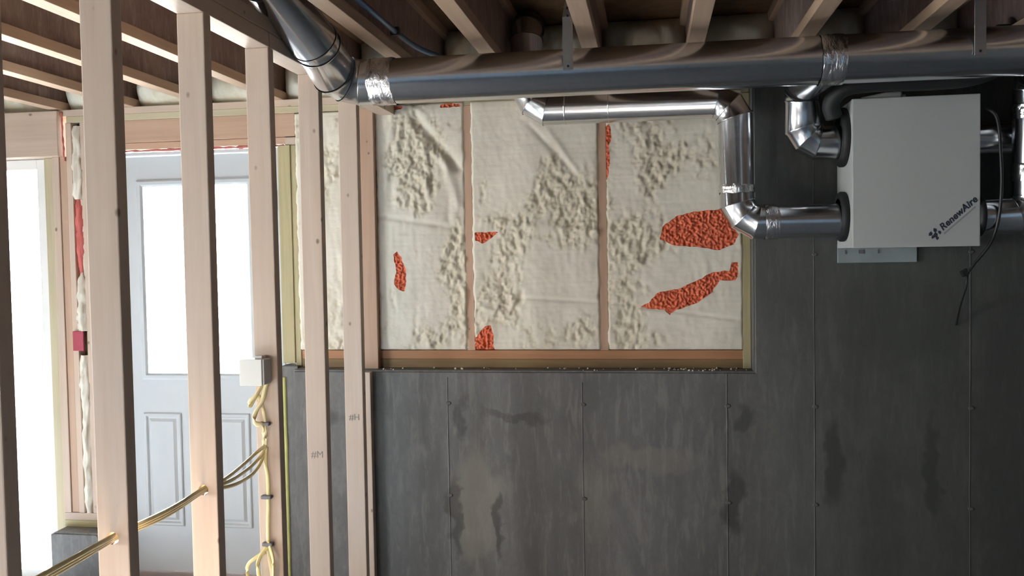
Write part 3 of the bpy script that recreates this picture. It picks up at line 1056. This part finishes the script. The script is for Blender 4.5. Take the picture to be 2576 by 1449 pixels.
# ------------------------------------------------------------------ stud partition running towards the viewer
XP, SW, ST = -1.159, 0.077, 0.038
STUD_Y = [-2.172 + 0.406 * k for k in range(-11, -1)] + [-2.545] + [-2.172 + 0.406 * k for k in range(0, 5)]
part = thing('stud_partition', 'open partition of bare spruce studs under a double top plate, left of the foam wall', 'stud wall', (XP - SW / 2, -2.2, FLOOR))
PZ = 2.175
board('bottom_plate', XP - SW, XP, -7.0, -0.14, FLOOR, FLOOR + 0.038, SPF, 'y', part)
board('top_plate', XP - SW, XP, -1.352, -0.005, PZ, 2.2215, SPF, 'y', part)
board('top_plate', XP - SW, XP, -7.0, -1.356, PZ, 2.2215, SPF, 'y', part)
board('top_plate', XP - SW, XP, -7.0, -0.005, 2.2220, 2.2685, SPF, 'y', part)
HOLES = {}
for y in STUD_Y:
    s = board('stud', XP - SW, XP, y, y + ST, FLOOR + 0.038, PZ, SPF, 'z', part, jit=0.002)
    HOLES[round(y, 3)] = s
board('stud', -1.345, -1.262, -0.139, -0.101, FLOOR + 0.001, LEDGE - 0.004, SPF, 'z', part)
# bore the holes the cables run through
def bore(o, x, z, r, rag=0.0):
    bm = bmesh.new()
    bmesh.ops.create_cone(bm, cap_ends=True, segments=20, radius1=r, radius2=r, depth=0.2)
    bmesh.ops.rotate(bm, verts=bm.verts, cent=(0, 0, 0), matrix=Matrix.Rotation(pi / 2, 3, 'X'))
    me_ = bm_mesh(bm, 'cutter')
    c = bpy.data.objects.new('cutter', me_)
    COL.objects.link(c)
    wl = wloc(o)
    c.location = (x, wl.y, z)
    md = o.modifiers.new('bore', 'BOOLEAN')
    md.operation = 'DIFFERENCE'
    md.object = c
    md.solver = 'EXACT'
    bpy.context.view_layer.update()
    ev = o.evaluated_get(bpy.context.evaluated_depsgraph_get())
    nm = bpy.data.meshes.new_from_object(ev)
    o.modifiers.clear()
    o.data = nm
    bpy.data.objects.remove(c, do_unlink=True)
HZ = 0.900
for y in (-2.172, -1.766, -2.545, -2.984):
    bore(HOLES[round(y, 3)], -1.199, HZ, 0.0145)
# smudged grade stamps inked on two studs
def stamp(y, z, words, size):
    c = bpy.data.curves.new('grade_stamp', 'FONT')
    c.body = words
    c.size = size
    c.align_x = 'CENTER'
    c.extrude = 0.0002
    o = bpy.data.objects.new('grade_stamp', c)
    COL.objects.link(o)
    par = HOLES[round(y, 3)]
    o.parent = par
    c.materials.append(STAMP)
    o.rotation_euler = (pi / 2, 0, 0)
    o.location = Vector((XP - SW / 2, y - 0.0004, z)) - wloc(par)

stamp(-0.954, 0.80, '#M', 0.035)
stamp(-0.548, 0.86, '#H', 0.035)
# ------------------------------------------------------------------ ducts
R8 = 0.078
md = thing('main_duct', 'largest round galvanized duct, along the ceiling above the foam wall, turning at the studs', 'duct', (1.0, -0.95, 2.132))
pts_m, parts_m = duct(md, [(ROOM_R - 0.002, -0.95, 2.132), (-1.079, -0.95, 2.136), (-1.079, -1.165, 2.222), (-1.160, -1.40, 2.385), (-1.160, -6.5, 2.385)], R8, [0.10, 0.12, 0.12], n=56)
link('foil_tape', band_mesh('foil_tape', Vector((-0.917, -0.95, 2.1355)) - wloc(md), (1, 0, 0), R8 + 0.0036, 0.085, 64, 0.0035, 1.0), TAPE, md, wloc(md))
link('foil_tape', band_mesh('foil_tape', Vector((0.584, -0.95, 2.1337)) - wloc(md), (1, 0, 0), R8 + 0.0035, 0.075, 64, 0.0020, 5.0), TAPE, md, wloc(md))
for yy in (-1.75, -2.6):
    link('seam_band', band_mesh('seam_band', Vector((-1.160, yy, 2.385)) - wloc(md), (0, 1, 0), R8 + 0.003, 0.02, 48), GALV, md, wloc(md))

RS = 0.0685
YS = -0.262
bd = thing('branch_duct', 'small galvanized duct stepping down past the foam into the lower left of the white box', 'duct', (0.3, YS, 1.636))
pts_b, parts_b = duct(bd, [(-0.505, 0.02, 2.490), (-0.505, YS, 2.490), (-0.505, YS, 2.131), (0.345, YS, 2.131), (0.352, YS, 1.636), (0.748, YS, 1.636)], RS, [0.10, 0.115, 0.10, 0.105], n=44)
link('seam_band', band_mesh('seam_band', Vector((-0.345, YS, 2.131)) - wloc(bd), (1, 0, 0), RS + 0.0018, 0.006, 44), GALV, bd, wloc(bd))
link('seam_band', band_mesh('seam_band', Vector((-0.165, YS, 2.131)) - wloc(bd), (1, 0, 0), RS + 0.0010, 0.004, 44), GALV, bd, wloc(bd))
link('foil_tape', band_mesh('foil_tape', Vector((0.485, YS, 1.636)) - wloc(bd), (1, 0, 0), RS + 0.0035, 0.055, 56, 0.0022, 9.0), TAPE, bd, wloc(bd))
link('foil_tape', band_mesh('foil_tape', Vector((0.350, YS, 1.772)) - wloc(bd), (0, 0, 1), RS + 0.003, 0.035, 56, 0.0020, 11.0), TAPE, bd, wloc(bd))

ed = thing('elbow_duct', 'short galvanized elbow duct curving up from the upper left port of the white box', 'duct', (0.65, YS, 1.95))
duct(ed, [(0.748, YS, 1.950), (0.608, YS, 1.950), (0.608, YS, 2.180), (0.608, -0.875, 2.150)], RS, [0.078, 0.075], n=44)

vd = thing('outlet_duct', 'shiny upright galvanized duct with foil tape, right of the white box', 'duct', (1.44, -0.33, 1.636))
duct(vd, [(1.252, -0.325, 1.636), (1.44, -0.325, 1.636), (1.44, -0.325, 2.180), (1.44, -0.875, 2.150)], RS, [0.085, 0.078], n=44)
link('foil_tape', band_mesh('foil_tape', Vector((1.44, -0.325, 1.80)) - wloc(vd), (0, 0, 1), RS + 0.0035, 0.07, 56, 0.003, 13.0), TAPE, vd, wloc(vd))
link('foil_tape', band_mesh('foil_tape', Vector((1.44, -0.325, 2.03)) - wloc(vd), (0, 0, 1), RS + 0.0035, 0.06, 56, 0.003, 15.0), TAPE, vd, wloc(vd))
rd = thing('return_duct', 'dark galvanized duct leaving the upper right side of the white box toward the right', 'duct', (1.5, -0.178, 1.95))
duct(rd, [(1.252, -0.178, 1.95), (ROOM_R - 0.002, -0.178, 1.95)], RS, 0.1, n=40)

# perforated strap hangers
def strap(x, z0, z1, y, label):
    t = thing('hanger_strap', label, 'strap', (x, y, z0))
    bm = box_bm(0.034, 0.002, z1 - z0, 0.0005, 1)
    link('strap_leg', bm_mesh(bm, 'strap_leg'), GALVD, t, (x, y, (z0 + z1) / 2))
    bm = box_bm(0.034, 0.002, 0.055, 0.0005, 1)
    for v in bm.verts:
        if v.co.z > 0:
            v.co.x += 0.008
            v.co.y += 0.012
    link('strap_end', bm_mesh(bm, 'strap_end'), GALVD, t, (x, y, z1 + 0.0275))
    for zz in (z0 + 0.012, z1 + 0.03, z1 + 0.005):
        bm = bmesh.new()
        bmesh.ops.create_cone(bm, cap_ends=True, segments=10, radius1=0.0045, radius2=0.0035, depth=0.003)
        bmesh.ops.rotate(bm, verts=bm.verts, cent=(0, 0, 0), matrix=Matrix.Rotation(pi / 2, 3, 'X'))
        link('screw', bm_mesh(bm, 'screw'), HINGE, t, (x, y - 0.002, zz))
    return t
strap(-0.262, 2.128, 2.300, -1.0315, 'flat galvanized hanger strap holding the main duct, above the middle of the foam wall')
strap(1.010, 2.110, 2.300, -1.0315, 'dark hanger strap holding the main duct above the right side of the white box')

# ------------------------------------------------------------------ ventilation box
bx0, bx1, by0, by1, bz0, bz1 = 0.770, 1.231, -0.398, -0.112, 1.523, 2.095
vb = thing('ventilation_box', 'white metal ventilation box with dark diagonal lettering, on the concrete wall under the largest duct', 'ventilator', ((bx0 + bx1) / 2, (by0 + by1) / 2, bz0))
board('casing', bx0 + 0.001, bx1 - 0.001, by0 + 0.022, by1, bz0 + 0.001, bz1 - 0.001, ENAMEL, parent=vb, bev=0.003)
board('front_cover', bx0, bx1, by0, by0 + 0.021, bz0, bz1, ENAMEL, parent=vb, bev=0.004)
board('mounting_board', bx0 + 0.002, 1.085, by1 - 0.004, by1 + 0.011, 1.462, bz0 + 0.02, GREYP, parent=vb, bev=0.003)
for xx, w_ in ((0.855, 0.022), (0.93, 0.006), (0.80, 0.006)):
    board('bracket_tab', xx, xx + w_, by1 - 0.007, by1 - 0.004, 1.50, 1.516, STAPLE, parent=vb, bev=0.001)
def collar(x0, x1, cy, cz, r):
    """A soft black collar ring between casing and duct."""
    bm = bmesh.new()
    n = 40
    prof = [(x0, r * 0.72), (x0, r * 0.93), (x0 + (x1 - x0) * 0.3, r), (x1 - (x1 - x0) * 0.2, r), (x1, r * 0.97), (x1, r * 0.7)]
    rows = [[bm.verts.new((x, cy + rr * sin(2 * pi * k / n), cz + rr * cos(2 * pi * k / n))) for k in range(n)] for x, rr in prof]
    for i in range(len(rows) - 1):
        for k in range(n):
            bm.faces.new((rows[i][k], rows[i][(k + 1) % n], rows[i + 1][(k + 1) % n], rows[i + 1][k]))
    bmesh.ops.recalc_face_normals(bm, faces=bm.faces[:])
    base = wloc(vb)
    bmesh.ops.translate(bm, verts=bm.verts, vec=-base)
    o = link('duct_collar', bm_mesh(bm, 'duct_collar', True), BLACKR, vb, base)
    o['label'] = 'black rubber duct collar'
collar(0.744, 0.771, -0.262, 1.965, 0.118)
collar(0.744, 0.771, -0.262, 1.650, 0.100)
collar(1.230, 1.253, -0.325, 1.640, 0.084)
collar(1.230, 1.253, -0.200, 1.95, 0.088)
# lettering and emblem printed on the cover
def text_obj(name, body, size, loc, ang, mat, parent, shear=0.18, off=0.0, spacing=1.0):
    c = bpy.data.curves.new(name, 'FONT')
    c.body = body
    c.size = size
    c.shear = shear
    c.offset = off
    c.extrude = 0.0003
    c.space_character = spacing
    c.materials.append(mat)
    o = bpy.data.objects.new(name, c)
    COL.objects.link(o)
    o.parent = parent
    m = Matrix.Rotation(ang, 4, Vector((0, -1, 0))) @ Matrix.Rotation(pi / 2, 4, 'X')
    o.matrix_local = Matrix.Translation(Vector(loc) - wloc(parent)) @ m
    bpy.context.view_layer.update()
    me_ = bpy.data.meshes.new_from_object(o.evaluated_get(bpy.context.evaluated_depsgraph_get()))
    ml = o.matrix_local.copy()
    bpy.data.objects.remove(o, do_unlink=True)
    o = bpy.data.objects.new(name, me_)
    COL.objects.link(o)
    o.parent = parent
    o.matrix_local = ml
    return o
ANG = radians(42)
text_obj('lettering', 'RenewAire', 0.036, (1.097, by0 - 0.0006, 1.583), ANG, INK, vb, 0.2, 0.0010, 1.03)
def emblem():
    bm = bmesh.new()
    cx, cz = 1.068, 1.572
    for (dx, dz, s, a) in ((-0.014, 0.000, 0.010, 0.2), (0.002, 0.014, 0.010, 0.9), (0.004, -0.004, 0.011, 0.5), (-0.006, -0.012, 0.008, 0.4), (0.018, 0.006, 0.008, 1.1), (0.010, -0.016, 0.008, 0.7)):
        vs = []
        for k in range(5):
            th = a + 2 * pi * k / 5
            rr = s * (1.0 if k % 2 else 0.7)
            vs.append(bm.verts.new((cx + dx + rr * cos(th), by0 - 0.0008, cz + dz + rr * sin(th))))
        bm.faces.new(vs)
    r = bmesh.ops.extrude_face_region(bm, geom=bm.faces[:])
    for v in r['geom']:
        if isinstance(v, bmesh.types.BMVert):
            v.co.y += 0.0007
    bmesh.ops.recalc_face_normals(bm, faces=bm.faces[:])
    base = wloc(vb)
    bmesh.ops.translate(bm, verts=bm.verts, vec=-base)
    link('emblem', bm_mesh(bm, 'emblem'), INK, vb, base)
emblem()
bm = box_bm(0.150, 0.0006, 0.006, 0)
o = link('underline', bm_mesh(bm, 'underline'), INKL, vb, (1.158, by0 - 0.0004, 1.622))
o.rotation_euler = (0, -ANG, 0)
# grey fitting lying on the box and the black tube behind it
ft = thing('cable_fitting', 'pale grey cable fitting lying on top of the white ventilation box', 'fitting', (0.92, by0 + 0.05, bz1))
me = tube_mesh('fitting_body', [(0.815, by0 + 0.05, bz1 + 0.008), (0.86, by0 + 0.05, bz1 + 0.013), (0.905, by0 + 0.05, bz1 + 0.017), (0.955, by0 + 0.05, bz1 + 0.016), (0.96, by0 + 0.05, bz1 + 0.014)], [0.005, 0.007, 0.011, 0.013, 0.012], 12)
me.transform(Matrix.Translation(-wloc(ft)))
link('fitting_body', me, BOXP, ft, wloc(ft))
board('fitting_tip', 0.960, 0.977, by0 + 0.042, by0 + 0.058, bz1 + 0.003, bz1 + 0.016, GREYP, parent=ft, bev=0.003)
hs = link('black_tube', tube_mesh('black_tube', smooth_path([(0.715, -0.34, 2.035), (0.700, -0.36, 2.085), (0.735, -0.40, 2.133), (0.83, -0.42, 2.145), (1.05, -0.43, 2.142), (1.19, -0.44, 2.150), (1.265, -0.48, 2.19), (1.28, -0.50, 2.32)], 8), 0.033, 14), BLACKR)  # plain black tube along the dark band above the box
tag(hs, 'black tube running over the top of the white ventilation box', 'hose')
pc = thing('power_cord', 'thin black power cord hanging down beside the right edge of the white ventilation box', 'cord', (1.29, -0.33, 1.4))
me = tube_mesh('cord', smooth_path([(1.255, -0.36, 2.05), (1.287, -0.40, 2.00), (1.297, -0.41, 1.86), (1.300, -0.41, 1.74), (1.293, -0.40, 1.62), (1.278, -0.36, 1.53), (1.250, -0.28, 1.455), (1.240, -0.24, 1.42)], 7), 0.0062, 8)
me.transform(Matrix.Translation(-wloc(pc)))
link('cord_length', me, BLACKP, pc, wloc(pc))
bm = box_bm(0.030, 0.02, 0.026, 0.005)
o = link('plug', bm_mesh(bm, 'plug'), BLACKP, pc, (1.228, -0.238, 1.418))
o.rotation_euler = (0, radians(-30), 0)
me = tube_mesh('cord_tail', [(1.238, -0.238, 1.41), (1.240, -0.22, 1.36), (1.240, -0.15, 1.28), (1.240, -0.105, 1.2)], 0.004, 8)
me.transform(Matrix.Translation(-wloc(pc)))
link('cord_tail', me, BLACKP, pc, wloc(pc))

# ------------------------------------------------------------------ blue tubing in the joist bay
pt_ = thing('blue_tube', 'thin blue plastic tube clipped between ceiling joists above the left end of the largest duct', 'tube', (-0.90, -0.9, 2.34))
me = tube_mesh('tube_run', smooth_path([(-0.902, -6.0, 2.335), (-0.902, -3.0, 2.335), (-0.900, -1.6, 2.330), (-0.898, -1.1, 2.330), (-0.896, -0.86, 2.328), (-0.878, -0.66, 2.322), (-0.845, -0.5, 2.325), (-0.82, -0.3, 2.34), (-0.80, 0.05, 2.40)], 6), 0.0105, 10)
me.transform(Matrix.Translation(-wloc(pt_)))
link('tube_run', me, BLUE, pt_, wloc(pt_))
board('tube_clip', -0.915, -0.881, -0.875, -0.848, 2.314, 2.346, BLACKP, parent=pt_, bev=0.006)

# ------------------------------------------------------------------ electrical box and cables on the third stud
Y3 = -1.36
eb = thing('junction_box', 'square ivory junction box on a stud in front of the door glass', 'junction box', (-1.215, Y3, 1.13))
board('box_body', -1.255, -1.180, Y3 - 0.052, Y3 - 0.001, 1.132, 1.211, BOXP, parent=eb, bev=0.003)
board('cover_plate', -1.259, -1.186, Y3 - 0.057, Y3 - 0.0525, 1.130, 1.212, BOXP, parent=eb, bev=0.002)
board('mounting_tab', -1.222, -1.196, Y3 - 0.030, Y3 - 0.001, 1.212, 1.220, VINYL, parent=eb, bev=0.002)

YF = Y3 - 0.0075
def cable(label, pts, mat, flat=0.5, r=0.0062, name='electrical_cable', group=None, side=(0, 0, 1), sub=6):
    o = link(name, tube_mesh(name, smooth_path(pts, sub), r, 10, flat, side), mat)
    return tag(o, label, 'cable', group)
Y1b, Y2b = -2.172, -1.766
def run_cable(k, top, label, mat):
    """From the junction box down the stud, off to the next studs and through their bored holes."""
    dz = (k - 1) * 0.0075
    dx = (k - 1) * 0.0035
    p = top + [(-1.203 + dx, YF - 0.004, 0.985), (-1.203 + dx, YF - 0.004, 0.945), (-1.208 + dx, YF - 0.006, 0.915 + dz * 2.5),
               (-1.222, YF - 0.03, 0.890 + dz * 3.5), (-1.226, -1.45, 0.878 + dz * 3.4), (-1.215, -1.56, 0.878 + dz * 2.4), (-1.203 + dx, -1.66, 0.888 + dz * 1.4),
               (-1.199 + dx * .7, Y2b + 0.02, HZ + dz * 0.7), (-1.199 + dx * .7, Y2b - 0.01, HZ + dz * 0.7), (-1.196 + dx, -1.95, 0.893 + dz), (-1.199 + dx * .7, Y1b + 0.03, HZ + dz * 0.7), (-1.199 + dx * .7, Y1b - 0.01, HZ + dz * 0.7),
               (-1.185 + dx, -2.30, 0.905 + dz), (-1.180 + dx, -2.45, 0.905 + dz), (-1.195 + dx, -2.56, HZ + dz * .7), (-1.199 + dx * .7, -2.60, HZ + dz * .7), (-1.199 + dx * .7, -2.95, HZ + dz * .7), (-1.199 + dx * .7, -3.05, HZ + dz * .7)]
    return cable(label, p, mat)
top1 = [(-1.196, YF, 1.132), (-1.206, YF - 0.004, 1.085), (-1.226, YF - 0.008, 1.045), (-1.233, YF - 0.012, 1.015), (-1.222, YF - 0.010, 1.000), (-1.207, YF - 0.008, 1.003)]
top2 = [(-1.190, YF, 1.132), (-1.200, YF - 0.010, 1.085), (-1.218, YF - 0.016, 1.055), (-1.230, YF - 0.020, 1.028), (-1.224, YF - 0.022, 1.010), (-1.206, YF - 0.014, 1.004)]
top3 = [(-1.203, YF - 0.002, 1.132), (-1.222, YF - 0.018, 1.095), (-1.240, YF - 0.022, 1.078), (-1.240, YF - 0.020, 1.062), (-1.222, YF - 0.006, 1.094), (-1.206, YF - 0.003, 1.048), (-1.201, YF - 0.003, 1.010)]
run_cable(0, top1, 'lowest pale yellow cable of the three strung through the bored studs', WHITEC)
run_cable(1, top2, 'middle pale yellow cable of the three strung through the bored studs', WHITEC)
run_cable(2, top3, 'uppermost pale yellow cable of the three strung through the bored studs', WHITEC)
cable('yellow cable stapled straight down the stud below the junction box', [(-1.2, YF, 0.93), (-1.204, YF, 0.88), (-1.198, YF, 0.836), (-1.198, YF, 0.772), (-1.202, YF, 0.671), (-1.202, YF, 0.62), (-1.196, YF - 0.006, 0.57), (-1.188, YF - 0.008, 0.50), (-1.19, YF - 0.01, 0.3), (-1.2, YF, 0.0)], YELLOW, 0.6, 0.0068, side=(1, 0, 0))
cable('looped yellow cable end curling left at the foot of the stud carrying the junction box', [(-1.203, YF - 0.006, 0.615), (-1.222, YF - 0.016, 0.588), (-1.230, YF - 0.022, 0.560), (-1.226, YF - 0.022, 0.519), (-1.222, YF - 0.018, 0.45)], YELLOW, 0.5, 0.0068)
cable('outermost looped cable hanging left of the third stud near the bottom edge', [(-1.208, YF - 0.01, 0.600), (-1.240, YF - 0.02, 0.580), (-1.262, YF - 0.02, 0.560), (-1.266, YF - 0.02, 0.53), (-1.258, YF - 0.01, 0.46)], YELLOW, 0.5, 0.0062)
cable('short yellow cable loop bulging right below the lowest staple', [(-1.200, YF - 0.006, 0.630), (-1.182, YF - 0.016, 0.585), (-1.180, YF - 0.018, 0.550), (-1.186, YF - 0.01, 0.48)], YELLOW, 0.6, 0.0070)
for z, k in ((1.004, 'topmost'), (0.772, 'middle'), (0.622, 'lowest')):
    st = board('cable_staple', -1.219, -1.185, Y3 - 0.021, Y3 - 0.001, z - 0.006, z + 0.006, STAPLE, bev=0.004)
    tag(st, 'grey cable staple, %s of the three on the stud below the junction box' % k, 'staple')

# ------------------------------------------------------------------ foam crumbs on the ledge
bm = bmesh.new()
rr = random.Random(3)
for i in range(60):
    x = rr.uniform(-1.24, 0.40) if i < 36 else rr.uniform(0.0, 0.42)
    s = rr.uniform(0.002, 0.0055)
    v = bmesh.ops.create_icosphere(bm, subdivisions=1, radius=s)['verts']
    off = Vector((x, rr.uniform(YC + 0.01, -0.005), LEDGE + s * 0.6))
    for q in v:
        q.co = q.co * (1 + 0.5 * noise.noise(q.co * 300 + off * 9)) + off
cr = link('foam_crumbs', bm_mesh(bm, 'foam_crumbs', True), FOAM)
cr['kind'] = 'stuff'
cr['label'] = 'crumbs of pale foam scattered on the concrete ledge'
cr['category'] = 'crumbs'
